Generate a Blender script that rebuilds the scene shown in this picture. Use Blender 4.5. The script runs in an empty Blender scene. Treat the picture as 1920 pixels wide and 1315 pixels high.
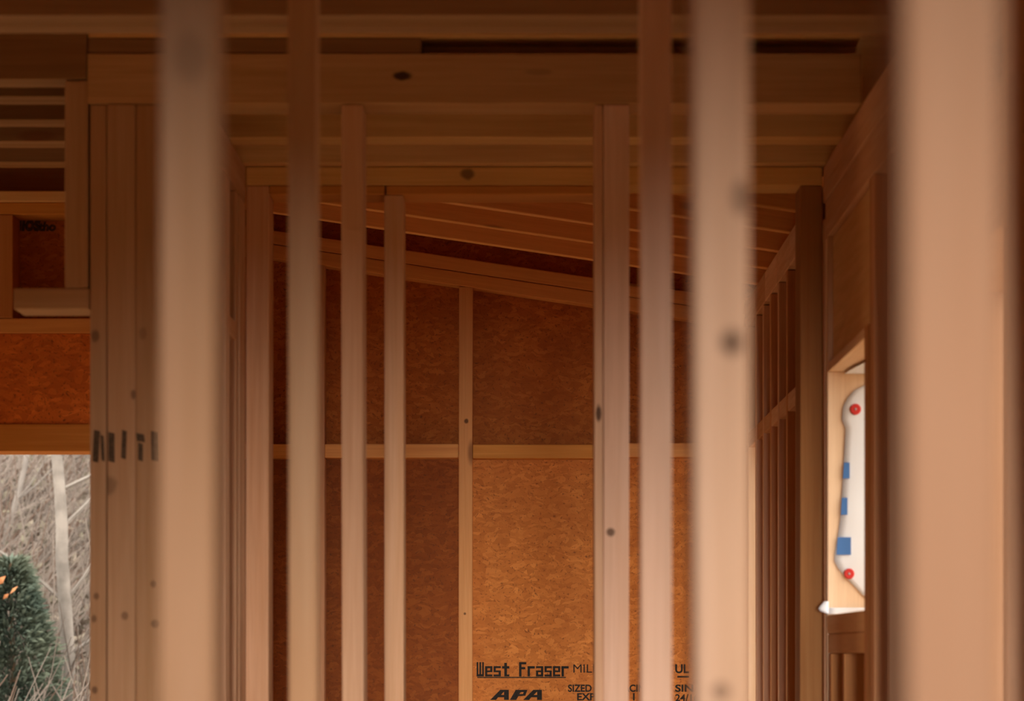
import bpy, bmesh, math, random
from mathutils import Vector, Matrix, noise
R = random.Random(7)
C = bpy.context.scene.collection
S = bpy.context.scene

# ------------------------------------------------------------------ camera
H = 1.60                      # eye height
F = 7200.0                    # focal length in pixels of the 1920 frame (135 mm)
VX, VY = 980.0, 1230.0        # vanishing point of the depth direction
cam = bpy.data.cameras.new('camera')
cam.sensor_width = 36; cam.lens = 135
cam.shift_x = (960 - VX) / 1920.0
cam.shift_y = (VY - 657.5) / 1920.0
cam.clip_start = .05; cam.clip_end = 300
cam.dof.use_dof = True; cam.dof.focus_distance = 10.6
cam.dof.aperture_fstop = 8.0; cam.dof.aperture_blades = 0
co = bpy.data.objects.new('camera', cam); C.objects.link(co)
co.location = (0, 0, H); co.rotation_euler = (math.pi / 2, 0, 0)
S.camera = co
# ------------------------------------------------------------------ sky, exposure
w = bpy.data.worlds.new('world'); S.world = w; w.use_nodes = True
bgn = w.node_tree.nodes['Background']
bgn.inputs['Color'].default_value = (1.0, .90, .76, 1); bgn.inputs['Strength'].default_value = 1.15
sl = bpy.data.lights.new('hazy_low_sun', 'SUN'); sl.energy = 1.55; sl.angle = math.radians(8); sl.color = (1.0, .94, .89)
so = bpy.data.objects.new('hazy_low_sun', sl); C.objects.link(so)
SUN_EL, SUN_AZ = math.radians(.3), math.radians(.4)     # low behind the viewer, a little to the right
so.rotation_euler = Vector((-math.sin(SUN_AZ) * math.cos(SUN_EL), math.cos(SUN_AZ) * math.cos(SUN_EL), -math.sin(SUN_EL))).to_track_quat('-Z', 'Y').to_euler()
vs = S.view_settings
vs.view_transform = 'Standard'; vs.look = 'None'; vs.gamma = 1; vs.use_curve_mapping = False
vs.exposure = 1.6
S.cycles.max_bounces = 10; S.cycles.diffuse_bounces = 7; S.cycles.use_denoising = True
S.cycles.sample_clamp_indirect = 8

def PX(x, Y): return (x - VX) * Y / F
def PZ(y, Y): return H + (VY - y) * Y / F

# ------------------------------------------------------------------ materials
def lin(r, g, b):
    f = lambda c: (c / 255 / 12.92) if c / 255 <= .04045 else ((c / 255 + .055) / 1.055) ** 2.4
    return (f(r), f(g), f(b), 1)

class NT:
    def __init__(s, name):
        s.m = bpy.data.materials.new(name); s.m.use_nodes = True
        s.t = s.m.node_tree; s.b = s.t.nodes['Principled BSDF']
        s.b.inputs['Roughness'].default_value = .75
        s.b.inputs['Specular IOR Level'].default_value = .25
    def n(s, k, **kw):
        o = s.t.nodes.new(k)
        for a, v in kw.items(): setattr(o, a, v)
        return o
    def l(s, a, b): s.t.links.new(a, b)
    def math(s, op, a, b=None, c=None, clamp=False):
        o = s.n('ShaderNodeMath', operation=op, use_clamp=clamp)
        for i, v in enumerate((a, b, c)):
            if v is None: continue
            if isinstance(v, (int, float)): o.inputs[i].default_value = v
            else: s.l(v, o.inputs[i])
        return o.outputs[0]
    def mix(s, f, a, b, mode='MIX'):
        o = s.n('ShaderNodeMix', data_type='RGBA', blend_type=mode)
        for i, v in ((0, f), (6, a), (7, b)):
            if isinstance(v, (int, float)): o.inputs[i].default_value = v
            elif isinstance(v, tuple): o.inputs[i].default_value = v
            else: s.l(v, o.inputs[i])
        return o.outputs[2]
    def ramp(s, f, *st):
        o = s.n('ShaderNodeValToRGB'); e = o.color_ramp.elements
        while len(e) < len(st): e.new(.5)
        for q, (p, c) in zip(e, st): q.position = p; q.color = c
        s.l(f, o.inputs[0]); return o.outputs[0]
    def mr(s, v, a, b, c, d):
        o = s.n('ShaderNodeMapRange', interpolation_type='SMOOTHSTEP')
        s.l(v, o.inputs[0])
        for i, q in enumerate((a, b, c, d)): o.inputs[i + 1].default_value = q
        return o.outputs[0]

def g(v): return (v, v, v, 1)

def wood(name, axis='Z', a=(.66, .40, .25), b=(.54, .29, .155), knots=(), streaks=(), scatter=True):
    """planed spruce: grain runs along one local axis; knots = (u, v, ru, rv, strength) on the local X/Z face"""
    n = NT(name)
    tc = n.n('ShaderNodeTexCoord'); oi = n.n('ShaderNodeObjectInfo')
    ofs = n.n('ShaderNodeVectorMath', operation='ADD')
    n.l(tc.outputs['Object'], ofs.inputs[0])
    cmb = n.n('ShaderNodeCombineXYZ')
    for i in range(3): n.l(n.math('MULTIPLY', oi.outputs['Random'], 37.0 + 11 * i), cmb.inputs[i])
    n.l(cmb.outputs[0], ofs.inputs[1])
    def sc(l, t):
        m = n.n('ShaderNodeMapping'); m.inputs['Scale'].default_value = tuple(l if q == axis else t for q in 'XYZ')
        n.l(ofs.outputs[0], m.inputs[0]); return m.outputs[0]
    def noi(v, s, d=3, r=.55):
        o = n.n('ShaderNodeTexNoise'); o.inputs['Scale'].default_value = s; o.inputs['Detail'].default_value = d
        o.inputs['Roughness'].default_value = r; n.l(v, o.inputs['Vector']); return o.outputs[0]
    grain = noi(sc(.9, 22), 3.0, 4, .6)
    fine = noi(sc(3, 160), 2.0, 2)
    big = noi(sc(.7, 6), 2.0, 2)
    col = n.ramp(grain, (.3, (*b, 1)), (.66, (*a, 1)))
    col = n.mix(n.mr(fine, .35, .75, 0, .22), col, (a[0] * .62, a[1] * .52, a[2] * .42, 1))
    col = n.mix(n.mr(big, .4, .75, 0, .35), col, (a[0] * .95, a[1] * .78, a[2] * .62, 1))
    hs = n.n('ShaderNodeHueSaturation')
    n.l(n.math('MULTIPLY_ADD', oi.outputs['Random'], .26, .86), hs.inputs['Value'])
    n.l(n.math('MULTIPLY_ADD', oi.outputs['Random'], -.12, 1.05), hs.inputs['Saturation'])
    n.l(col, hs.inputs['Color']); col = hs.outputs[0]
    # scattered small knots
    vo = n.n('ShaderNodeTexVoronoi', feature='F1'); vo.inputs['Scale'].default_value = 2.2; vo.inputs['Randomness'].default_value = 1
    n.l(sc(1.0, 3.2), vo.inputs['Vector'])
    if scatter: col = n.mix(n.mr(vo.outputs['Distance'], .05, .11, .75, 0), col, (.22, .09, .035, 1))
    if knots or streaks:
        sp = n.n('ShaderNodeSeparateXYZ'); n.l(tc.outputs['Object'], sp.inputs[0])
        wv = noi(tc.outputs['Object'], 60, 2)
        for (u, v, ru, rv, st) in knots:
            dx = n.math('DIVIDE', n.math('SUBTRACT', sp.outputs[0], u), ru)
            dz = n.math('DIVIDE', n.math('SUBTRACT', sp.outputs[2], v), rv)
            d = n.math('SQRT', n.math('ADD', n.math('MULTIPLY', dx, dx), n.math('MULTIPLY', dz, dz)))
            d = n.math('ADD', d, n.math('MULTIPLY_ADD', wv, .5, -.25))
            col = n.mix(n.mr(d, .55, 1.15, st, 0), col, (.06, .026, .011, 1))
    n.l(col, n.b.inputs['Base Color'])
    bp = n.n('ShaderNodeBump'); bp.inputs['Strength'].default_value = .25; bp.inputs['Distance'].default_value = .002
    n.l(grain, bp.inputs['Height']); n.l(bp.outputs[0], n.b.inputs['Normal'])
    return n.m

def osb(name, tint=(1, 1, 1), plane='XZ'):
    n = NT(name)
    tc = n.n('ShaderNodeTexCoord')
    sw = n.n('ShaderNodeSeparateXYZ'); n.l(tc.outputs['Object'], sw.inputs[0])
    cb = n.n('ShaderNodeCombineXYZ')
    for i, q in enumerate(plane): n.l(sw.outputs['XYZ'.index(q)], cb.inputs[i])
    def noi(v, s, d=3, r=.55):
        o = n.n('ShaderNodeTexNoise'); o.inputs['Scale'].default_value = s; o.inputs['Detail'].default_value = d
        o.inputs['Roughness'].default_value = r; n.l(v, o.inputs['Vector']); return o
    warp = noi(cb.outputs[0], 14, 3)
    wv = n.n('ShaderNodeVectorMath', operation='MULTIPLY_ADD'); n.l(warp.outputs['Color'], wv.inputs[0])
    wv.inputs[1].default_value = (.05, .05, 0); n.l(cb.outputs[0], wv.inputs[2])
    col = None
    for ang, s1, s2 in ((.5, 48, 110), (-.8, 55, 125), (1.35, 50, 105)):
        m = n.n('ShaderNodeMapping'); m.inputs['Rotation'].default_value = (0, 0, ang); m.inputs['Scale'].default_value = (s1, s2, 1)
        n.l(wv.outputs[0], m.inputs[0])
        v = n.n('ShaderNodeTexVoronoi', feature='F1', voronoi_dimensions='2D'); v.inputs['Scale'].default_value = 1
        n.l(m.outputs[0], v.inputs['Vector'])
        sx = n.n('ShaderNodeSeparateColor'); n.l(v.outputs['Color'], sx.inputs[0])
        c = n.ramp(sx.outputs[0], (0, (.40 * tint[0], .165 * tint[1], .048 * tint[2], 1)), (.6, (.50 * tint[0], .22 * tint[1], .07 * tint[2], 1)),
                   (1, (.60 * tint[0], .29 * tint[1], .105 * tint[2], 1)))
        if col is None: col, msk = c, sx.outputs[1]
        else: col = n.mix(n.mr(sx.outputs[2], .4, .6, 0, 1), col, c)
    sp = noi(wv.outputs[0], 150, 3, .55)
    col = n.mix(n.mr(sp.outputs[0], .57, .68, 0, .75), col, (.12, .04, .011, 1))
    bl = noi(cb.outputs[0], 5, 3)
    col = n.mix(n.mr(bl.outputs[0], .38, .65, .35, 0), col, (.32 * tint[0], .115 * tint[1], .03 * tint[2], 1))
    n.l(col, n.b.inputs['Base Color']); n.b.inputs['Roughness'].default_value = .7
    bp = n.n('ShaderNodeBump'); bp.inputs['Strength'].default_value = .3; bp.inputs['Distance'].default_value = .003
    n.l(sp.outputs[0], bp.inputs['Height']); n.l(bp.outputs[0], n.b.inputs['Normal'])
    return n.m

def plain(name, c, rough=.8, vary=.0, scale=20, c2=None):
    n = NT(name); n.b.inputs['Roughness'].default_value = rough
    c = (*c, 1)
    if vary or c2:
        tc = n.n('ShaderNodeTexCoord'); o = n.n('ShaderNodeTexNoise'); o.inputs['Scale'].default_value = scale; o.inputs['Detail'].default_value = 4
        n.l(tc.outputs['Object'], o.inputs['Vector'])
        d = (*(c2 or tuple(q * (1 - vary) for q in c[:3])), 1)
        n.l(n.ramp(o.outputs[0], (.35, d), (.65, c)), n.b.inputs['Base Color'])
    else: n.b.inputs['Base Color'].default_value = c
    return n.m

WZ, WX, WY = wood('spruce_upright', 'Z'), wood('spruce_crosswise', 'X'), wood('spruce_lengthwise', 'Y')
DX = wood('dimmed_spruce_crosswise', 'X', (.27, .145, .062), (.22, .11, .042))  # darker copy of the joist wood; the dim ceiling is put into the colour
GX = wood('brightened_spruce_crosswise', 'X', (.72, .47, .21), (.60, .365, .145))  # lighter copy; the brighter look of the deeper ceiling is put into the colour
OX = wood('orange_spruce_crosswise', 'X', (.72, .35, .10), (.60, .26, .065))
OZ = wood('orange_spruce_upright', 'Z', (.60, .29, .12), (.48, .21, .075))
RX = wood('rafter_spruce', 'X', (.80, .42, .14), (.68, .32, .09))
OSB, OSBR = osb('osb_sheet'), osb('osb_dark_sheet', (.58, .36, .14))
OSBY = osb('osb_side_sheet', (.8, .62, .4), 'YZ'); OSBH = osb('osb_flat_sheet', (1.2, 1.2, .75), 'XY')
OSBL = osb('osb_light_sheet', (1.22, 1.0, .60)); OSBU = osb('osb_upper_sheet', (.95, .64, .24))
INK = plain('stamp_ink', (.028, .026, .022), .9, .35, 140)
INKF = plain('faded_stamp_ink', (.10, .062, .035), .9, .5, 120)
WRAP = plain('house_wrap_white', (.82, .87, .95), .5)
BLUE = plain('print_blue', (.06, .18, .48), .5)
RED = plain('button_cap_red', (.62, .035, .03), .45)
STEEL = plain('nail_steel', (.4, .4, .42), .35)

SY = wood('sill_spruce', 'Y', (.82, .50, .25), (.72, .41, .18))
DAYLIT = wood('daylit_spruce', 'Z', (.82, .62, .43), (.76, .54, .35))  # lighter copy of the spruce; daylight on the jambs is put into the colour
# ------------------------------------------------------------------ mesh helpers
def link(name, me, mat=None, parent=None, loc=None):
    o = bpy.data.objects.new(name, me); C.objects.link(o)
    if mat is not None and me is not None: me.materials.append(mat)
    if parent is not None: o.parent = parent
    if loc is not None: o.location = loc
    return o

def tag(o, label, cat, group=None, kind=None):
    o['label'] = label; o['category'] = cat
    if group: o['group'] = group
    if kind: o['kind'] = kind
    return o
def empty(name, loc=(0, 0, 0), kind=None):
    o = bpy.data.objects.new(name, None); C.objects.link(o); o.location = loc
    if kind: o['kind'] = kind
    return o
def wloc(o):
    v = Vector(o.location); p = o.parent
    while p is not None: v += Vector(p.location); p = p.parent
    return v

def board(name, x, y, z, mat, parent=None, bev=.003, bow=0.0, segs=1, rot=0.0):
    """a sawn board with eased edges; extents in world metres; origin at its centre"""
    x, y, z = sorted(x), sorted(y), sorted(z)
    c = Vector(((x[0] + x[1]) / 2, (y[0] + y[1]) / 2, (z[0] + z[1]) / 2))
    d = (x[1] - x[0], y[1] - y[0], z[1] - z[0])
    bm = bmesh.new(); bmesh.ops.create_cube(bm, size=1)
    for v in bm.verts: v.co = Vector((v.co.x * d[0], v.co.y * d[1], v.co.z * d[2]))
    ax = d.index(max(d))
    if segs > 1:
        es = [e for e in bm.edges if abs((e.verts[0].co - e.verts[1].co)[ax]) > d[ax] * .9]
        bmesh.ops.subdivide_edges(bm, edges=es, cuts=segs - 1, use_grid_fill=True)
        p1, p2 = R.random() * 6, R.random() * 6
        for v in bm.verts:
            t = v.co[ax] / d[ax] + .5
            for k, q in enumerate(i for i in range(3) if i != ax):
                v.co[q] += bow * (math.sin(t * 4.1 + p1 + k * 2) * .6 + math.sin(t * 11 + p2 + k) * .25)
    bev = min(bev, min(d) * .3)
    if bev > 0:
        es = [e for e in bm.edges if len(e.link_faces) == 2 and e.calc_face_angle() > 1.0]
        bmesh.ops.bevel(bm, geom=es, offset=bev, segments=2 if bev > .002 else 1, affect='EDGES', profile=.6)
    me = bpy.data.meshes.new(name); bm.to_mesh(me); bm.free()
    o = link(name, me, mat, parent)
    o.location = c - (wloc(parent) if parent is not None else Vector())
    if rot: o.rotation_euler.y = rot
    return o

def poly(name, pts, mat, parent=None, loc=(0, 0, 0), th=.001):
    """flat print or sheet: an outline in local X/Z given a thickness along Y (towards the camera)"""
    bm = bmesh.new()
    f = bm.faces.new([bm.verts.new((p[0], 0, p[1])) for p in pts])
    r = bmesh.ops.extrude_face_region(bm, geom=[f])
    for v in r['geom']:
        if isinstance(v, bmesh.types.BMVert): v.co.y -= th
    bmesh.ops.recalc_face_normals(bm, faces=bm.faces[:])
    me = bpy.data.meshes.new(name); bm.to_mesh(me); bm.free()
    o = link(name, me, mat, parent)
    o.location = Vector(loc) - (wloc(parent) if parent is not None else Vector())
    return o

def tubes(name, paths, mat, parent=None, sides=3):
    vs_, fs = [], []
    for pts, rad in paths:
        b0 = len(vs_); n_ = len(pts)
        for i, p in enumerate(pts):
            t = (pts[min(i + 1, n_ - 1)] - pts[max(i - 1, 0)]).normalized()
            u = t.cross(Vector((.3, .9, .2))).normalized(); q = t.cross(u)
            r = rad[i] if isinstance(rad, (list, tuple)) else rad * (1 - .6 * i / max(n_ - 1, 1))
            for k in range(sides):
                a = k * 2 * math.pi / sides
                vs_.append(p + (u * math.cos(a) + q * math.sin(a)) * r)
        for i in range(n_ - 1):
            for k in range(sides):
                k2 = (k + 1) % sides
                fs.append((b0 + i * sides + k, b0 + i * sides + k2, b0 + (i + 1) * sides + k2, b0 + (i + 1) * sides + k))
        fs.append(tuple(b0 + k for k in reversed(range(sides))))
        fs.append(tuple(b0 + (n_ - 1) * sides + k for k in range(sides)))
    me = bpy.data.meshes.new(name); me.from_pydata([tuple(v) for v in vs_], [], fs); me.update()
    for p in me.polygons: p.use_smooth = sides > 4
    return link(name, me, mat, parent)

ZC = H + .9976                 # underside of the joists over the corridor
ZL = H + 1.041                 # underside of the joists over the room at the left
SL = .148                      # fall of the far roof towards the right wall
def zr(X): return H + .975 + SL * (.614 - X)
ANG = math.atan(SL)

# ------------------------------------------------------------------ setting: floor, ceiling, walls
YF = -1.2                      # open front of the building, behind the camera
XL, XR = -2.6, .766
PLY = plain('subfloor_plywood', (.80, .60, .32), .8, .18, 5)
fl = board('floor', (XL, XR), (YF, 10.66), (-.03, 0), PLY, bev=0); fl['kind'] = 'structure'
ce = board('ceiling', (XL, XR), (YF, 8.0), (ZC + .32, ZC + .34), OSBH, bev=0); ce['kind'] = 'structure'; ce0 = ce
ce = board('ceiling', (XL, -.975), (8.0, 8.75), (ZC + .32, ZC + .34), OSBH, bev=0); ce['kind'] = 'structure'

# back wall of the far bay
YB = 10.53
wb = empty('wall_back', (0, YB, 0), 'structure')
sx = [-.82] + [-.1565 + .406 * k for k in (-1, 0, 1)] + [.595]
zblk = (PZ(857, YB), PZ(831, YB))
xseam = PX(873, YB)
for i, X in enumerate(sx):
    board('stud', (X - .019, X + .019), (YB, YB + .089), (.038, zr(X) - .0765),
          WZ if i != 2 else wood('spruce_far_stud', 'Z', (.80, .44, .20), (.70, .35, .14), knots=((.002, PZ(790, YB) - (zr(X) - .038) / 2, .007, .008, .85), (-.002, PZ(1151, YB) - (zr(X) - .038) / 2, .004, .004, .8))), wb, segs=6, bow=.0012)
for a, b in zip(sx[:-1], sx[1:]):
    dz = R.uniform(-.003, .003) if a != sx[2] else -.004
    board('blocking', (a + .0195, b - .0195), (YB + .001, YB + .089), (zblk[0] + dz, zblk[1] + dz), OX, wb)
board('sole_plate', (-.84, .614), (YB, YB + .089), (0, .038), WX, wb)
for k in range(2):
    L = 1.53; xm = -.15
    zc = zr(xm) - .0385 * k - .019
    board('top_plate', (xm - L / 2, xm + L / 2), (YB - .001 * k, YB + .089), (zc - .0185, zc + .0185), OX, wb, rot=ANG)
zm = (zblk[0] + zblk[1]) / 2
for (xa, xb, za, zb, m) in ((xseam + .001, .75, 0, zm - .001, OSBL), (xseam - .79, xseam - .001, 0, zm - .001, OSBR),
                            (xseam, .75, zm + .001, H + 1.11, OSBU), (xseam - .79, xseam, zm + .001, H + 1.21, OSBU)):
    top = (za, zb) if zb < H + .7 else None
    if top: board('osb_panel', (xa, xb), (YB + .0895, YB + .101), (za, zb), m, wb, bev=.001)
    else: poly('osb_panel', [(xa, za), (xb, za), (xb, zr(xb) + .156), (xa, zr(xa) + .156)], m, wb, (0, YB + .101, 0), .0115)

# stamp printed on the OSB sheet
YS = YB + .0893
st = empty('sheet_stamp', (PX(980, YS), YS, PZ(1270, YS)))
st.parent = wb; st.location = Vector(st.location) - Vector(wb.location)
def text(s, x0, x1, y0, y1, Y, mat, parent, shear=0, bold=.0, name='printed_text'):
    cu = bpy.data.curves.new(name, 'FONT'); cu.body = s; cu.size = 1; cu.offset = bold; cu.shear = shear; cu.extrude = 0
    o = bpy.data.objects.new(name, cu); C.objects.link(o)
    bpy.context.view_layer.update()
    me = bpy.data.meshes.new_from_object(o); bpy.data.objects.remove(o)
    xs = [v.co.x for v in me.vertices]; ys = [v.co.y for v in me.vertices]
    X0, X1, Z0, Z1 = PX(x0, Y), PX(x1, Y), PZ(y1, Y), PZ(y0, Y)
    for v in me.vertices:
        v.co = Vector((X0 + (v.co.x - min(xs)) / (max(xs) - min(xs)) * (X1 - X0), Y - .0004,
                       Z0 + (v.co.y - min(ys)) / (max(ys) - min(ys)) * (Z1 - Z0))) - wloc(parent)
    me.materials.append(mat)
    q = bpy.data.objects.new(name, me); C.objects.link(q); q.parent = parent
    return q
GL = {'W': ((0, 0, .24, 1), (.38, 0, .62, 1), (.76, 0, 1, 1), (0, 0, 1, .16)),
      'e': ((0, 0, .3, .72), (.7, .36, 1, .72), (0, .58, 1, .72), (0, .3, 1, .42), (0, 0, 1, .14)),
      's': ((0, .58, 1, .72), (0, .36, .3, .72), (0, .3, 1, .42), (.7, 0, 1, .36), (0, 0, 1, .14)),
      't': ((.3, 0, .68, .95), (0, .55, 1, .72), (.3, 0, 1, .14)),
      'F': ((0, 0, .34, 1), (0, .84, 1, 1), (0, .5, .86, .66)),
      'r': ((0, 0, .34, .72), (0, .55, 1, .72)),
      'a': ((0, .58, 1, .72), (.68, 0, 1, .72), (0, .3, 1, .42), (0, 0, .3, .36), (0, 0, 1, .14))}
def blocks(word, x0, x1, y0, y1, Y, mat, parent):
    v, f = [], []
    n_ = len(word); adv = (x1 - x0) / n_
    for k, ch in enumerate(word):
        for (a, b, c, d) in GL.get(ch, ()):
            q = len(v)
            for (u, t) in ((a, b), (c, b), (c, d), (a, d)):
                v.append((PX(x0 + adv * (k + .04 + u * .86), Y), Y - .0004 - .00002 * (q % 7), PZ(y1 + (y0 - y1) * t, Y)))
            f.append((q, q + 1, q + 2, q + 3))
    o_ = wloc(parent)
    me = bpy.data.meshes.new('printed_text'); me.from_pydata([tuple(Vector(p) - o_) for p in v], [], f); me.update()
    return link('printed_text', me, mat, parent)
blocks('West Fraser', 893, 1068, 1242, 1269, YS, INK, st)
poly('underline', [(PX(a, YS) - PX(980, YS), PZ(b, YS) - PZ(1270, YS)) for a, b in ((895, 1272), (1061, 1272), (1061, 1269.5), (895, 1269.5))], INKF, st, (PX(980, YS), YS - .0002, PZ(1270, YS)), .0004)
def mark(pts): 
    return poly('printed_letter', [(PX(x, YS) - PX(980, YS), PZ(y, YS) - PZ(1270, YS)) for x, y in pts], INK, st, (PX(980, YS), YS - .0002, PZ(1270, YS)), .0005)
for dx in (0, 62):                                   # the two bold slanted A
    mark([(919 + dx, 1313), (938 + dx, 1294), (954 + dx, 1294), (954 + dx, 1313), (945 + dx, 1313), (945 + dx, 1308), (934 + dx, 1308), (930 + dx, 1313)][::-1])
    poly('letter_counter', [(PX(x + dx, YS) - PX(980, YS), PZ(y, YS) - PZ(1270, YS)) for x, y in ((939, 1303.5), (945, 1297.5), (945, 1303.5))], OSBL, st, (PX(980, YS), YS - .0005, PZ(1270, YS)), .0004)
mark([(956, 1313), (967, 1294), (989, 1294), (985, 1305), (972, 1306), (968, 1313)][::-1])
poly('letter_counter', [(PX(x, YS) - PX(980, YS), PZ(y, YS) - PZ(1270, YS)) for x, y in ((974, 1302), (976, 1298.5), (982, 1298.5), (980, 1302))], OSBL, st, (PX(980, YS), YS - .0005, PZ(1270, YS)), .0004)
text('MILL 459', 1075, 1165, 1246, 1262, YS, INK, st, 0, 0)
text('SIZED FOR SPACING', 1065, 1222, 1284, 1298, YS, INK, st, 0, .03)
text('EXPOSURE 1', 1082, 1190, 1300, 1314, YS, INK, st, 0, .03)
text('UL', 1266, 1292, 1246, 1263, YS, INK, st, 0, .03)
text('-', 1270, 1292, 1268, 1271, YS, INK, st, 0, .02)
text('SIN', 1266, 1300, 1284, 1298, YS, INK, st, 0, .03)
text('24/16', 1266, 1310, 1302, 1316, YS, INK, st, 0, .02)

# right wall: stud wall of the far bay, then the window bay nearer to the camera
XW, XO = .614, .754
wr = empty('wall_right', (XW, 7.9, 0), 'structure')
far = [10.09 - .295 * k for k in range(7)]
zb0, zb1 = H + .567, H + .608
zt = H + .972
for Y in far:
    board('stud', (XW, XO), (Y, Y + .038), (.038, zt - .076), OZ if R.random() < .5 else WZ, wr, segs=5, bow=.001)
board('corner_stud', (XW, XO), (10.452, 10.528), (.038, zt - .076), DAYLIT, wr)
lim = [10.452] + [0] * 0
prev = 10.452
for Y in far:
    board('blocking', (XW + .001, XO), (Y + .0385, prev - .0005), (zb0, zb1), WY, wr); prev = Y
board('blocking', (XW + .001, XO), (7.971, prev - .0005), (zb0, zb1), WY, wr)
cuts = [10.53, 10.13, 9.72, 9.27, 8.83, 7.98]
for a, b in zip(cuts[:-1], cuts[1:]):
    board('plate_piece', (XW - .001, XO), (b + .002, a - .002), (zt - .075, zt), WY, wr, bev=.002)
board('sole_plate', (XW, XO), (7.98, 10.53), (0, .038), WY, wr)
# window bay: king studs, header, plates, sill, cripples
YJ = 7.74
board('corner_stud', (XW - .002, XO), (7.79, 7.829), (.038, ZC - .11), WZ, wr)
board('king_stud', (XW, XO), (YJ, YJ + .047), (.038, ZC - .153), DAYLIT, wr, bev=.002)
board('header', (XW + .010, XO), (6.80, YJ - .02), (H + .591, H + .843), wood('header_spruce', 'Y', (.70, .45, .21), (.60, .35, .14)), wr)
board('lit_head_board', (XW + .001, XO), (6.905, YJ - .02), (H + .572, H + .5905), wood('lit_head_spruce', 'Y', (.82, .62, .43), (.76, .54, .35)), wr, bev=.001)  # added board; the lit underside of the header is put into its colour
board('header_nailer', (XW, XO), (YJ - .018, YJ - .001), (H + .572, ZC - .153), WZ, wr, bev=.001)
board('cripple_plate', (XW, XO), (5.8, 7.788), (H + .845, H + .92), WY, wr)
board('top_plate', (XW - .002, XO), (YF, 7.829), (ZC - .076, ZC - .039), WY, wr)
board('top_plate', (XW - .001, XO), (YF, 7.829), (ZC - .038, ZC - .001), WY, wr)
board('sill_plate', (XW, XO), (6.905, YJ - .001), (H + .044, H + .082), SY, wr)
board('sill_plate', (XW + .001, XO), (6.905, YJ - .001), (H + .005, H + .0435), SY, wr)
for Y in (7.645, 7.35):
    board('cripple_stud', (XW, XO), (Y, Y + .036), (.038, H + .0045), OZ, wr, segs=3, bow=.001)
board('jack_stud', (XW, XO), (6.867, 6.904), (.038, H + .59), OZ, wr)
board('jack_stud', (XW, XO), (6.828, 6.8665), (.038, H + .59), OZ, wr)
board('king_stud', (XW, XO), (6.76, 6.798), (.038, H + .844), OZ, wr)
board('king_stud', (XW, XO), (6.72, 6.7595), (.038, H + .844), OZ, wr)
for Y in (6.45, 6.15, 5.815, 4.86, 4.42, 4.0, 3.5, 2.17, 1.96, 1.5, 1.1, .7, .3, -.1, -.5, -.9, -1.19):
    board('stud', (XW, XO), (Y, Y + .038), (.038, ZC - .077 if Y < 5.8 else H + .844), WZ, wr)
board('sole_plate', (XW, XO), (YF, 7.829), (0, .038), WY, wr)
def sheet_y(y0, y1, z0, z1): board('osb_panel', (XO + .0005, XO + .012), (y0, y1), (z0, z1), OSBY, wr, bev=.001)
sheet_y(5.815, 6.904, 0, ZC + .3); sheet_y(YF, 2.2, 0, ZC + .3); sheet_y(2.201, 3.499, 0, .6); sheet_y(2.201, 3.499, H + .40, ZC + .3); sheet_y(3.5, 4.898, 0, ZC + .3); sheet_y(4.899, 5.814, H + .55, ZC + .3); sheet_y(6.905, YJ, 0, H + .08); sheet_y(6.905, YJ, H + .575, ZC + .3); sheet_y(YJ, 8.0, H + 1.1005, ZC + .3)  # gaps nearer the camera are unseen openings, added to light the studs
sheet_y(YJ, 8.9, 0, H + .585); sheet_y(YJ, 8.9, H + .587, H + 1.10); sheet_y(8.902, 10.128, 0, H + .585); sheet_y(8.9, 10.6, H + .587, H + 1.10)
sheet_y(10.13, 10.452, 0, .9); sheet_y(10.4525, 10.6, 0, H + .585)
board('header', (XW, XO), (4.899, 5.814), (H + .55, H + .74), WY, wr)  # over the unseen opening added for its light

# left wall of the corridor
wl = empty('wall_left', (-.705, 7.4, 0), 'structure')
XA, XB = -.565, -.705
for Y, dw in ((7.752, .076), (7.672, .076), (7.595, .038), (7.33, .085), (7.10, .038)):
    board('stud', (XB, XA - (.002 if dw < .05 else 0)), (Y, Y + dw), (.038, ZC - .077), WZ, wl, segs=4, bow=.001, bev=.004)
board('blocking', (XB, XA - .002), (7.4155, 7.5945), (H + .623, H + .661), WY, wl)
board('top_plate', (XB, XA), (7.10, 7.829), (ZC - .076, ZC - .001), WY, wl)
board('sole_plate', (XB, XA), (7.10, 7.829), (0, .038), WY, wl)
board('osb_panel', (XB - .0125, XB - .001), (7.09, 8.595), (0, ZC), OSBY, wl, bev=.001)
for (ya, yb, x) in ((YF, 8.6, XL),):
    for (y0, y1, z0, z1) in ((ya, 5.8, 0, ZC + .32), (5.8, 8.4, 0, .5), (5.8, 8.4, H + .25, ZC + .32), (8.4, 8.75, 0, ZC + .32)):  # gap left as an unseen opening, added to light the right-hand wall
        board('osb_panel', (x - .012, x), (y0, y1), (z0, z1), OSBY, wl, bev=0)

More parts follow.
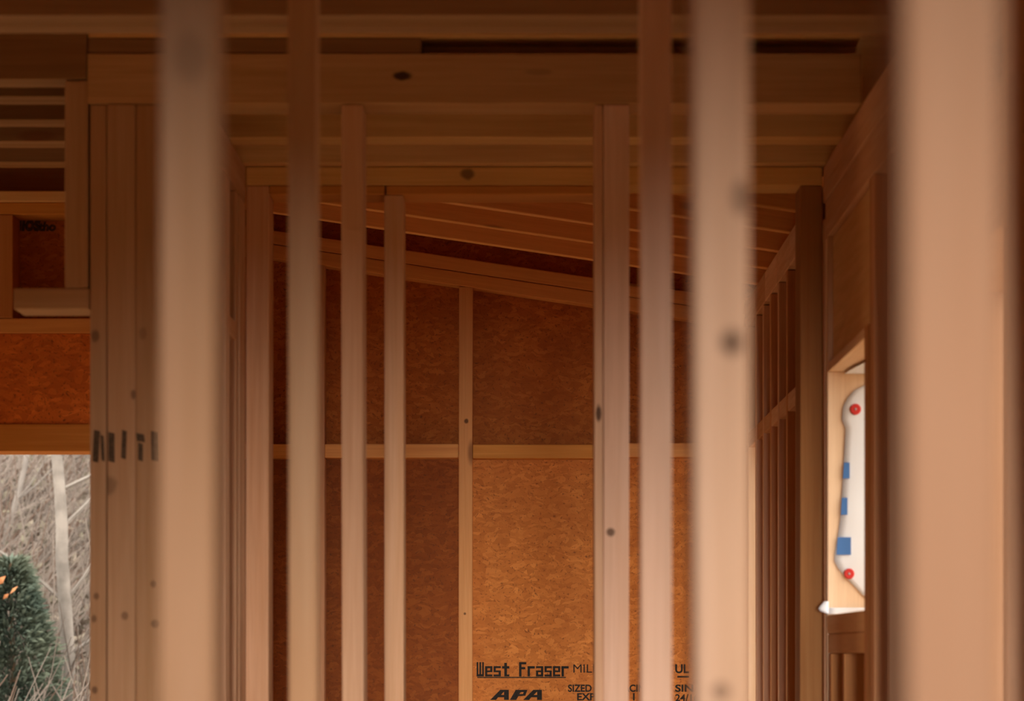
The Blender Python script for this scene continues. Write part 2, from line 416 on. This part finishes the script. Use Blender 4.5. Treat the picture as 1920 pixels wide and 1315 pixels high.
# far bay left side and its roof
wf = empty('wall_far_left', (-.87, 9.3, 0), 'structure')
for k in range(5):
    Y = 8.78 + .41 * k
    board('stud', (-.94, -.80), (Y, Y + .038), (0, zr(-.80) - .08), WZ, wf)
for (y0, y1, z0, z1) in ((8.76, 8.8, 0, zr(-.94) + .154), (8.8, 10.3, 0, .8), (8.8, 10.3, H + .45, zr(-.94) + .154), (10.3, 10.62, 0, zr(-.94) + .154)):  # unseen opening added in this wall to light the far bay
    board('osb_panel', (-.955, -.943), (y0, y1), (z0, z1), OSBY, wf, bev=0)
board('top_plate', (-.94, -.80), (8.76, 10.52), (zr(-.80) - .078, zr(-.80) - .012), WY, wf)
rf = board('roof', (-.97, 1.17), (8.03, 10.75), (zr(.1) + .158, zr(.1) + .17), OSBH, rot=ANG, bev=.001); rf['kind'] = 'structure'
gb = board('wall_gable', (-.72, .77), (7.985, 7.998), (ZC + .001, ZC + .32), OSB, bev=.001); gb['kind'] = 'structure'

# exterior wall of the room at the left, with the big window opening
YE = 8.6
we = empty('wall_left_window', (-1.7, YE, 0), 'structure')
zo = PZ(847, YE)
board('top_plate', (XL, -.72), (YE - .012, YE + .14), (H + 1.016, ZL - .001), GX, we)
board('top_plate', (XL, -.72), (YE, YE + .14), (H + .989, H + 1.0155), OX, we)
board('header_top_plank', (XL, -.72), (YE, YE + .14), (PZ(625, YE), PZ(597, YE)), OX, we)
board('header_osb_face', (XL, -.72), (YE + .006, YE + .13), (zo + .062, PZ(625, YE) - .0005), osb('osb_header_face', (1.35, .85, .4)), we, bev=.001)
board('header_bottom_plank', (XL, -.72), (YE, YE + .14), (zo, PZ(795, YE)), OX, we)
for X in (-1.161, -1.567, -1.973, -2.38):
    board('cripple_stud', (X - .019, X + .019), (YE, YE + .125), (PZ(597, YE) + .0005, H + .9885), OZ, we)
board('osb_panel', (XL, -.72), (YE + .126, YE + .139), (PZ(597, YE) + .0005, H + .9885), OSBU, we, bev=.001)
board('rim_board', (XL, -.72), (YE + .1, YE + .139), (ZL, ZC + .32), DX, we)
board('jamb_stud', (-.86, -.74), (YE, YE + .14), (0, zo - .0005), WZ, we)
for X in (-2.58, -2.54): board('jamb_stud', (X - .02, X + .019), (YE, YE + .14), (0, zo - .0005), WZ, we)
board('sill_plate', (-2.52, -.861), (YE, YE + .14), (.72, .76), WX, we)
for X in (-2.2, -1.8, -1.4, -1.0): board('cripple_stud', (X - .019, X + .019), (YE, YE + .138), (0, .7195), WZ, we)
board('osb_panel', (-2.52, -.861), (YE + .1405, YE + .152), (0, .76), OSB, we, bev=.001)
sg = empty('sheet_stamp', (PX(65, YE), YE + .125, PZ(415, YE))); sg.parent = we
sg.location = Vector(sg.location) - Vector(we.location)
YG = YE + .1258
text('lllos', 27, 76, 404, 434, YG, INKF, sg, .1, .05)
text('tho', 72, 105, 416, 434, YG, INKF, sg, .1, .06)

# open front of the building, behind the camera: posts and a lintel
wo = empty('wall_front', (.3, YF, 0), 'structure')
board('lintel', (XL, XR), (YF - .09, YF), (H + .28, ZC + .32), WX, wo)
board('osb_panel', (XL, -.52), (YF - .02, YF - .008), (0, H + .28), OSB, wo)  # unseen panel, added to hold back light from the left of the front
for X in (XL + .05, -.565, XR - .05): board('post', (X - .045, X + .045), (YF - .09, YF), (0, H + .28), WZ, wo)

# ------------------------------------------------------------------ joists and beams over the corridor
def joist(name, x, y, z, mat, label, cat='joist', group=None, plies=2):
    yc = (y[0] + y[1]) / 2
    o = empty(name, ((x[0] + x[1]) / 2, yc, z[0]))
    t = (y[1] - y[0]) / plies
    for k in range(plies):
        board('ply', x, (y[0] + t * k + .0004, y[0] + t * (k + 1) - .0004), (z[0] + R.uniform(0, .0015), z[1]), mat, o, bev=.0025)
    tag(o, label, cat, group)
    return o
ZT = ZC + .319
for Y, lab in ((7.40, 'brown built-up ceiling joist between the beam and the framed partition'),
               (7.78, 'brown built-up ceiling joist resting on the top plate of the framed partition')):
    joist('ceiling_joist', (-.70, .75), (Y, Y + .11 if Y < 7.7 else Y + .14), (ZC + .0005, ZT), GX, lab, group='ceiling joists over the corridor', plies=3)
joist('ceiling_joist', (XL + .01, .75), (5.985, 6.165), (ZC + .0005, ZT), DX, 'wide dark ceiling joist at the very top edge in front of the beam', group='ceiling joists over the corridor', plies=4)
for Y in (5.29, 4.3, 3.69, 3.08, 2.0, .79, .18, -.43, -1.04):
    board('joist', (XL + .01, .75), (Y, Y + .038), (ZC + .077, ZT), GX, ce0)
for Y in (4.90, 2.60, 1.40):
    board('stud_top_plate', (-1.6, .613), (Y - .001, Y + .09), (ZC, ZC + .0765), WX, ce0)
# the cross beam
Y2 = 6.94
be = empty('cross_beam', (-.09, Y2, ZC))
zA, zB_ = ZC + .0915, ZC + .1205
xbl = PX(790, Y2)
bk = wood('beam_spruce', 'X', scatter=False, a=(.50, .30, .145), b=(.40, .225, .09), knots=((PX(754, Y2) - (-.787 + .613) / 2 , PZ(143, Y2) - (ZC + .0455), .018, .0095, 1.0), (PX(1010, Y2) + .087, .012, .03, .006, .25)))
board('lower_chord', (-.787, .613), (Y2, Y2 + .138), (ZC + .0005, zA), bk, be, bev=.003)
board('upper_chord', (-.787, .613), (Y2 + .004, Y2 + .138), (zB_, ZT), GX, be, bev=.003)
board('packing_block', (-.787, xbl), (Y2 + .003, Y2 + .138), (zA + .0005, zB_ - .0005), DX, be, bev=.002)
board('back_ply', (xbl + .001, .613), (Y2 + .1, Y2 + .138), (zA + .0005, zB_ - .0005), GX, be, bev=.002)
tag(be, 'brown cross beam with a long dark slot and a small black knot hole', 'beam')

# left room: edge beam and joists
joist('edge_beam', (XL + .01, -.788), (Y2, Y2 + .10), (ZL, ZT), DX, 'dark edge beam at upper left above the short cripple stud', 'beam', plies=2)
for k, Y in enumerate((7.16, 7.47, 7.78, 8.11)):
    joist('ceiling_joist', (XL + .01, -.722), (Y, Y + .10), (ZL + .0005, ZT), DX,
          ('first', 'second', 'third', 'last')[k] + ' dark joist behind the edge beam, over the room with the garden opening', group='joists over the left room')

# rafters over the far bay
for k, Y in enumerate((10.08, 9.67, 9.26, 8.85, 8.44, 8.06)):
    xm = -.08; zc = zr(xm) + .07
    o = board('rafter', (xm - .87, xm + .87), (Y, Y + .038), (zc - .069 + .0015, zc + .069), RX, rot=ANG, bev=.002)
    tag(o, 'sloping roof rafter, ' + ('first', 'second', 'third', 'fourth', 'fifth', 'sixth')[k] + ' one out from the OSB back wall', 'rafter', 'sloping rafters of the far bay')

# ------------------------------------------------------------------ framed partition in front of the far bay
YP = 7.83
pf = empty('partition_frame', (0, YP, 0))
zp = ZC - .038
board('end_post', (PX(460, YP) + .0005, PX(504, YP)), (YP, YP + .14), (.038, zp - .0005), wood('post_spruce', 'Z', (.70, .41, .24), (.60, .32, .16)), pf, segs=6, bow=.001)
board('stud', (PX(720.5, YP), PX(757, YP)), (YP, YP + .14), (.038, zp - .0195), wood('doorway_stud_spruce', 'Z', scatter=False, a=(.78, .49, .30), b=(.68, .39, .21)), pf, segs=6, bow=.0012)
board('stud', (PX(1121, YP), PX(1157, YP)), (YP, YP + .14), (.038, zp - .0005), WZ, pf)
board('end_post', (PX(1500, YP), XW - .003), (YP + .001, YP + .14), (.038, zp - .0005), wood('dark_post_spruce', 'Z', (.44, .22, .085), (.36, .16, .055)), pf, segs=6, bow=.001)
board('top_plate', (PX(460, YP) + .0005, XW - .003), (YP, YP + .14), (zp, ZC), wood('plate_spruce', 'X', (.84, .56, .24), (.74, .45, .17), knots=((PX(878, YP) - (PX(460, YP) + XW) / 2, .004, .016, .013, .7),)), pf)
board('nailing_strip', (PX(505, YP), PX(721, YP)), (YP, YP + .14), (zp - .019, zp - .0005), OX, pf, bev=.002)
board('nailing_strip', (PX(724, YP), PX(1120, YP)), (YP, YP + .14), (zp - .019, zp - .0005), OX, pf, bev=.002)
board('sole_plate', (PX(460, YP) + .0005, PX(757, YP)), (YP, YP + .14), (0, .0375), WX, pf)
board('sole_plate', (PX(1121, YP), XW - .003), (YP, YP + .14), (0, .0375), WX, pf)
tag(pf, 'stud partition with top plate and tall openings in front of the OSB back wall', 'partition')

# ------------------------------------------------------------------ free studs
def stud(x, Y, d, label, mat, top=ZC, xr=None, name='wall_stud', bow=.0015, bev=.003):
    X0, X1 = PX(x[0], Y), PX(x[1], Y)
    o = board(name, (X0, X1), (Y, Y + d), (0, top - .0005), mat, segs=10, bow=bow, bev=bev)
    tag(o, label, 'stud', 'upright studs across the view')
    return o
zmid = ZC / 2
def kn(x, y, Y, x0, x1, rx, ry, s): return (PX(x, Y) - (PX(x0, Y) + PX(x1, Y)) / 2, PZ(y, Y) - zmid, rx * Y / F, ry * Y / F, s)
LA, LB = (.70, .46, .325), (.61, .375, .245)
stud((1690, 1877), 1.40, .089, 'out-of-focus thick stud nearest the viewer, right of the window', wood('near_stud_spruce', 'Z', scatter=False, a=(.43, .255, .16), b=(.395, .22, .13)))
stud((300, 405), 2.60, .089, 'broad blurred stud with a bright right edge beside the stamped post', wood('left_stud_spruce', 'Z', scatter=False, a=(.36, .205, .115), b=(.31, .165, .08), knots=(kn(355, 105, 2.6, 300, 405, 38, 55, .3),)), bev=.005)
stud((1301, 1406), 2.60, .089, 'blurred pale stud with a round grey knot, in front of the right stud wall',
     wood('knotty_stud_spruce', 'Z', scatter=False, a=(.62, .40, .265), b=(.55, .335, .20), knots=(kn(1372, 642, 2.6, 1301, 1406, 26, 30, .75), kn(1390, 372, 2.6, 1301, 1406, 22, 38, .55), kn(1352, 1296, 2.6, 1301, 1406, 18, 18, .6))), bev=.005)
stud((541, 594), 4.90, .089, 'pale stud with lit right edge, first one left of the slim stud under the beam', wood('pale_stud_spruce', 'Z', scatter=False, a=(.54, .335, .19), b=(.47, .275, .145)), bev=.004)
stud((1202, 1260), 4.90, .089, 'pale stud standing between the grooved double stud and the knotty blurred stud', wood('warm_stud_spruce', 'Z', scatter=False, a=LA, b=LB), bev=.004)
stud((641, 682), Y2 + .001, .138, 'slim greyish stud under the cross beam, left of the partition doorway', wood('grey_stud_spruce', 'Z', scatter=False, a=(.70, .44, .28), b=(.61, .36, .21)), bev=.003)
dbl = empty('double_stud', (PX(1148, Y2), Y2, 0))
board('stud_ply', (PX(1132, Y2), PX(1180, Y2)), (Y2 + .001, Y2 + .138), (0, ZC - .0005), wood('double_stud_spruce', 'Z', scatter=False, a=LA, b=LB,
      knots=(kn(1145, 998, Y2, 1132, 1180, 9, 9, .8),)), dbl, segs=8, bow=.001)
board('stud_ply', (PX(1115, Y2), PX(1131.3, Y2)), (Y2 + .004, Y2 + .138), (0, ZC - .0005), wood('double_stud_edge_spruce', 'Z', scatter=False, a=(.63, .39, .24), b=(.54, .32, .18),
      knots=(kn(1122, 775, Y2, 1115, 1131, 6, 18, .9),)), dbl, segs=8, bow=.001)
tag(dbl, 'grooved double stud under the cross beam, right of the doorway onto the OSB', 'stud', 'upright studs across the view')

# built-up post with stamp, left
po = empty('built_up_post', (PX(236, Y2), Y2, 0))
pk = []
for (a, b, ks) in ((168, 199.5, ((178, 630, 9, 14, .6), (180, 1118, 6, 8, .6), (176, 1160, 6, 9, .6), (177, 1294, 7, 8, .7))),
                   (200.5, 254, ((203, 910, 18, 20, .45), (250, 740, 6, 10, .6), (234, 1155, 8, 9, .55))),
                   (255, 310, ((268, 625, 9, 14, .3), (287, 1095, 6, 8, .6), (290, 1170, 8, 9, .65)))):
    board('post_ply', (PX(a, Y2), PX(b, Y2)), (Y2 + (.003 if a == 168 else .0), Y2 + .138), (0, ZC - .0005),
          wood('post_ply_spruce', 'Z', scatter=False, a=(.46, .275, .155), b=(.385, .215, .105), knots=[kn(x, y, Y2, a, b, rx, ry, s) for x, y, rx, ry, s in ks]), po, segs=6, bow=.0008)
ps = empty('grade_stamp', (PX(236, Y2), Y2, PZ(838, Y2))); ps.parent = po; ps.location = (0, 0, PZ(838, Y2))
ps['label'] = 'blurred dark grade stamp'
for (a, b, c, d, e) in ((173, 184, 806, 868, 3), (190, 196, 815, 866, -2), (203, 215, 810, 868, 0), (227, 236, 806, 862, 2), (257, 272, 812, 830, -2), (259, 268, 830, 866, 0), (284, 296, 808, 866, -1)):
    pts = [(PX(a + e, Y2), PZ(c, Y2)), (PX(b + e, Y2), PZ(c + 3, Y2)), (PX(b, Y2), PZ(d, Y2)), (PX(a, Y2), PZ(d - 3, Y2))]
    poly('stamp_mark', [(x - PX(236, Y2), z - PZ(838, Y2)) for x, z in pts][::-1], INKF, ps, (PX(236, Y2), Y2 + (.0030 if b < 199 else 0) - .0002, PZ(838, Y2)), .0005)
tag(po, 'brown built-up post of three plies with a blurred grade stamp', 'post')

# short cripple stud and block left of the post
o = board('cripple_stud', (PX(121, Y2), PX(165, Y2)), (Y2 + .001, Y2 + .137), (PZ(540, Y2) + .0005, ZL - .0005), wood('cripple_spruce', 'Z', (.48, .29, .165), (.39, .22, .11)), bev=.004)
tag(o, 'short cripple stud hanging above the flat plank left of the stamped post', 'stud')
o = board('flat_plank', (PX(25, Y2), PX(167.4, Y2)), (Y2 + .001, Y2 + .139), (PZ(580, Y2), PZ(540, Y2)), wood('plank_spruce', 'X', (.46, .28, .155), (.38, .215, .105)), bev=.004)
tag(o, 'flat greyish plank fixed to the left side of the stamped post', 'plank')

# ------------------------------------------------------------------ house wrap folded into the window opening
hw = empty('house_wrap', (.70, YJ, H + .3))
YW = YJ - .0012
left = [(1622, 722), (1602, 732), (1589, 746), (1580, 764), (1578, 788), (1585, 804), (1583, 840), (1581, 880), (1578, 930), (1575, 975), (1570, 1010), (1565, 1036), (1564, 1052), (1572, 1068), (1586, 1084), (1602, 1100), (1616, 1116), (1634, 1128)]
def sheet(name, lft, xr, Y, parent, mat, nx=9, th=.0012, amp=.004, sub=3):
    rows = []
    pts = []
    for (a, b) in zip(lft[:-1], lft[1:]):
        for k in range(sub): pts.append((a[0] + (b[0] - a[0]) * k / sub, a[1] + (b[1] - a[1]) * k / sub))
    pts.append(lft[-1])
    bm = bmesh.new()
    for x, y in pts:
        X0, Z = PX(x, Y), PZ(y, Y)
        row = []
        for i in range(nx):
            X = X0 + (xr - X0) * i / (nx - 1)
            q = noise.noise(Vector((X * 22, Z * 14, 3))) * .5 + .5
            row.append(bm.verts.new((X, Y - .0015 - amp * q * (.4 if i == 0 else 1), Z)))
        rows.append(row)
    for a, b in zip(rows[:-1], rows[1:]):
        for i in range(nx - 1): bm.faces.new((a[i], b[i], b[i + 1], a[i + 1]))
    r = bmesh.ops.extrude_face_region(bm, geom=bm.faces[:])
    for v in r['geom']:
        if isinstance(v, bmesh.types.BMVert): v.co.y += th
    bmesh.ops.recalc_face_normals(bm, faces=bm.faces[:])
    bmesh.ops.translate(bm, vec=-wloc(parent), verts=bm.verts[:])
    me = bpy.data.meshes.new(name); bm.to_mesh(me); bm.free()
    for p in me.polygons: p.use_smooth = True
    return link(name, me, mat, parent)
sheet('wrap_flap', left, XO + .014, YW, hw, WRAP)
sheet('wrap_bottom_fold', [(1553, 1140), (1551, 1145), (1550, 1150), (1550, 1152.3)], XO + .014, YW - .004, hw, WRAP, amp=.006, sub=2)
# crumpled tail on the corner stud
sheet('wrap_tail', [(1545, 1128), (1538, 1136), (1534, 1142), (1538, 1147), (1549, 1151)], PX(1553, YJ - .03), YJ - .03, hw, WRAP, nx=4, amp=.012)
# piece under the header
bm = bmesh.new()
vsx = []
for X, ya, yb in ((.648, 7.60, 7.735), (.66, 7.40, 7.735), (.70, 7.3, 7.735), (XO + .013, 7.25, 7.735)):
    vsx.append((bm.verts.new((X, ya, H + .5705 - .004)), bm.verts.new((X, yb, H + .5705 - .0015))))
for a, b in zip(vsx[:-1], vsx[1:]): bm.faces.new((a[0], a[1], b[1], b[0]))
r = bmesh.ops.extrude_face_region(bm, geom=bm.faces[:])
for v in r['geom']:
    if isinstance(v, bmesh.types.BMVert): v.co.z -= .0012
bmesh.ops.translate(bm, vec=-wloc(hw), verts=bm.verts[:])
me = bpy.data.meshes.new('wrap_head_fold'); bmesh.ops.recalc_face_normals(bm, faces=bm.faces[:]); bm.to_mesh(me); bm.free()
link('wrap_head_fold', me, WRAP, hw)
for (a, b, c, d) in ((1581, 1592.5, 868, 898), (1577, 1588.5, 934, 966), (1569, 1595, 1008, 1041)):
    poly('printed_mark', [(PX(x, YW) - .70, PZ(y, YW) - H - .3) for x, y in ((a + 1, c), (b, c), (b, d), (a - 1, d))][::-1], BLUE, hw, (.70, YW - .0064, H + .3), .0006)
for (cx, cy, r0) in ((1603.5, 768, 10.5), (1591.5, 1076.5, 10)):
    bm = bmesh.new(); rr = r0 * YW / F
    bmesh.ops.create_cone(bm, cap_ends=True, segments=20, radius1=rr, radius2=rr * .82, depth=.002)
    bmesh.ops.rotate(bm, matrix=Matrix.Rotation(math.pi / 2, 3, 'X'), verts=bm.verts[:])
    me = bpy.data.meshes.new('button_cap'); bm.to_mesh(me); bm.free()
    c = link('button_cap', me, RED, hw, Vector((PX(cx, YW), YW - .0075, PZ(cy, YW))) - wloc(hw))
    bm = bmesh.new(); bmesh.ops.create_uvsphere(bm, u_segments=8, v_segments=5, radius=rr * .22)
    me = bpy.data.meshes.new('nail_head'); bm.to_mesh(me); bm.free()
    link('nail_head', me, STEEL, c, (0, -.0012, 0))
tag(hw, 'white house wrap with blue print and red button caps folded into the window opening', 'house wrap')

# ------------------------------------------------------------------ outdoors beyond the left opening
def hz(X, Y):
    b = -.5 + max(0, Y - 12) * .35 if X < 4 else -.5
    return b + .12 * noise.noise(Vector((X * .6, Y * .6, 0))) + .05 * noise.noise(Vector((X * 2.5, Y * 2.5, 5)))
bm = bmesh.new(); rows = []
NY, NX = 70, 60
for j in range(NY + 1):
    Y = 10.8 + (30 - 10.8) * j / NY
    rows.append([bm.verts.new((X, Y, hz(X, Y))) for X in [-9 + 13 * i / NX for i in range(NX + 1)]])
for a, b in zip(rows[:-1], rows[1:]):
    for i in range(NX): bm.faces.new((a[i], a[i + 1], b[i + 1], b[i]))
me = bpy.data.meshes.new('hill'); bm.to_mesh(me); bm.free()
hill = link('hill', me, plain('hillside_litter', (.13, .10, .077), .95, 0, 7, (.05, .046, .034))); hill['kind'] = 'structure'
gd = board('ground', (-40, 40), (-40, 40), (-.9, -.56), plain('bare_ground', (.32, .20, .10), .95, .3, 2), bev=0); gd['kind'] = 'structure'

ug = empty('hillside_undergrowth', (-2.3, 17, 1.2))
tag(ug, 'tangle of grey and brown twigs, tan grass and dull leaves on the hillside in the garden opening', 'undergrowth', kind='stuff')
def twig(p, L, dirv, r, bend=.25):
    pts = []
    d = dirv.normalized()
    s = d.cross(Vector((0, 1, 0))).normalized() * R.uniform(-bend, bend)
    for i in range(4):
        t = i / 3
        pts.append(p + d * L * t + s * L * t * t)
    return (pts, r)
def spot(Y0, Y1, xa=-40, xb=260):
    if R.random() < .42: xa = -900
    Y = R.uniform(Y0, Y1); X = PX(R.uniform(xa, xb), Y) + R.uniform(-.25, .1)
    return X, Y
for nm, cnt, mat, lo, hi, rr, lab in (('grey_brush', 2400, plain('twig_grey', (.27, .23, .21), .9, .4, 3), .25, .8, (.003, .006), 'tangle of grey bare twigs on the hillside beyond the garden opening'),
                                     ('brown_brush', 1400, plain('twig_brown', (.19, .13, .105), .9, .3, 3), .2, .6, (.003, .007), 'tangle of reddish brown twigs among the grey ones on the hillside')):
    ps_ = []
    for k in range(cnt):
        X, Y = spot(13.8, 22, -160, 260); z = hz(X, Y)
        for q in range(2):
            d = Vector((R.gauss(.55, .45), R.gauss(0, .3), R.uniform(.2, 1)))
            ps_.append(twig(Vector((X, Y, z + R.uniform(-.02, .35))), R.uniform(lo, hi), d, R.uniform(*rr)))
    o = tubes(nm, [([q - wloc(ug) for q in pts], r) for pts, r in ps_], mat, ug); o['kind'] = 'stuff'
# leaves / dry grass as small bent blades
def blades(name, cnt, mat, fn, L, W, label=None, cat=None, parent=None):
    v, f = [], []
    for k in range(cnt):
        p, d = fn(); l = R.uniform(*L); wd = R.uniform(*W)
        s = d.cross(Vector((R.uniform(-1, 1), 1, R.uniform(-1, 1)))).normalized() * wd
        n_ = Vector((0, -1, .3)).normalized() * l * .15
        b = len(v)
        v += [p, p + d * l * .5 + s + n_, p + d * l * .5 - s + n_, p + d * l]
        f += [(b, b + 1, b + 2), (b + 1, b + 3, b + 2)]
    me = bpy.data.meshes.new(name)
    if parent is ug: v = [q - wloc(ug) for q in v]
    me.from_pydata([tuple(q) for q in v], [], f); me.update()
    o = link(name, me, mat, parent); o['kind'] = 'stuff'
    if label: tag(o, label, cat)
    return o
def fn_grass():
    X, Y = spot(13.5, 19.5, -160, 260); z = hz(X, Y)
    return Vector((X, Y, z)), Vector((R.gauss(.3, .5), R.gauss(0, .4), R.uniform(.3, 1))).normalized()
blades('dry_grass', 14000, plain('dry_grass_tan', (.28, .21, .145), .9, .35, 4), fn_grass, (.08, .28), (.004, .010), parent=ug)
def fn_leaf():
    X, Y = spot(15, 22, -160, 260); z = hz(X, Y)
    return Vector((X, Y, z + R.uniform(0, .5))), Vector((R.gauss(.5, .6), R.gauss(0, .6), R.gauss(.2, .6))).normalized()
blades('leaves', 11000, plain('leaf_grey_olive', (.21, .20, .15), .8, .4, 5, (.29, .24, .21)), fn_leaf, (.04, .09), (.008, .02), parent=ug)
blades('orange_leaves', 6, plain('leaf_orange', (.55, .24, .11), .7), lambda: (Vector((PX(R.uniform(-30, 25), 15.8), 15.8, PZ(R.uniform(1090, 1130), 15.8))), Vector((.7, 0, .7))), (.03, .05), (.008, .012), parent=ug)

def tree(name, pix, Y, r0, r1, mat, label, brs=8):
    o = empty(name, (PX(pix[-1][0], Y), Y, hz(PX(pix[-1][0], Y), Y)))
    pts = [Vector((PX(x, Y), Y + .02 * math.sin(i), PZ(y, Y))) - wloc(o) for i, (x, y) in enumerate(pix)][::-1]
    n_ = len(pts)
    tubes('trunk', [(pts, [r0 + (r1 - r0) * i / (n_ - 1) for i in range(n_)])], mat, o, 8)
    for k in range(brs):
        i = R.randrange(1, n_ - 1)
        d = Vector((R.choice((-1, 1, 1)) * R.uniform(.5, 1), R.uniform(-.4, .4), R.uniform(.3, .9)))
        tubes('branch', [twig(pts[i], R.uniform(.3, .8), d, r1 * .45)], mat, o, 4)
    tag(o, label, 'tree'); return o
bark = plain('birch_bark', (.34, .315, .30), .85, .35, 14)
tree('birch_tree', [(96, 640), (101, 760), (106, 860), (112, 920), (117, 990), (117, 1050), (122, 1130), (127, 1230), (128, 1330), (130, 1480)], 16.3, .034, .022, bark, 'pale slender birch trunk in the garden opening beside the post')
tree('grey_sapling', [(70, 700), (58, 800), (45, 880), (30, 940), (12, 1010), (0, 1080), (-10, 1200), (-14, 1300)], 18.5, .02, .012, plain('sapling_bark', (.29, .265, .25), .9, .3, 10), 'leaning thin grey sapling high in the garden opening, left of the birch', 5)
# evergreen shrub
ev = empty('evergreen_shrub', (PX(20, 16.0), 16.0, hz(PX(20, 16.0), 16.0)))
hgt = PZ(1030, 16) - hz(PX(20, 16.0), 16.0)
tubes('stem', [([Vector((0, 0, 0)), Vector((.01, 0, hgt * .5)), Vector((0, 0, hgt * .95))], .02)], plain('evergreen_bark', (.12, .08, .05), .9), ev, 6)
def fn_ev():
    t = R.random() ** .8; a = R.uniform(0, 6.283); r = .26 * math.sqrt(max(0.02, 1 - t * t)) * (.75 + .25 * math.sin(3 * a + 5 * t)) * R.random() ** .5
    d = Vector((math.cos(a), math.sin(a), R.uniform(-.2, .8))).normalized()
    return Vector((math.cos(a) * r, math.sin(a) * r, hgt * (.05 + .9 * t))), d
blades('needles', 9000, plain('needle_green', (.085, .125, .105), .7, .4, 6, (.13, .16, .12)), fn_ev, (.04, .09), (.003, .008), parent=ev)
tag(ev, 'dark blue green evergreen shrub low in the garden opening', 'shrub')
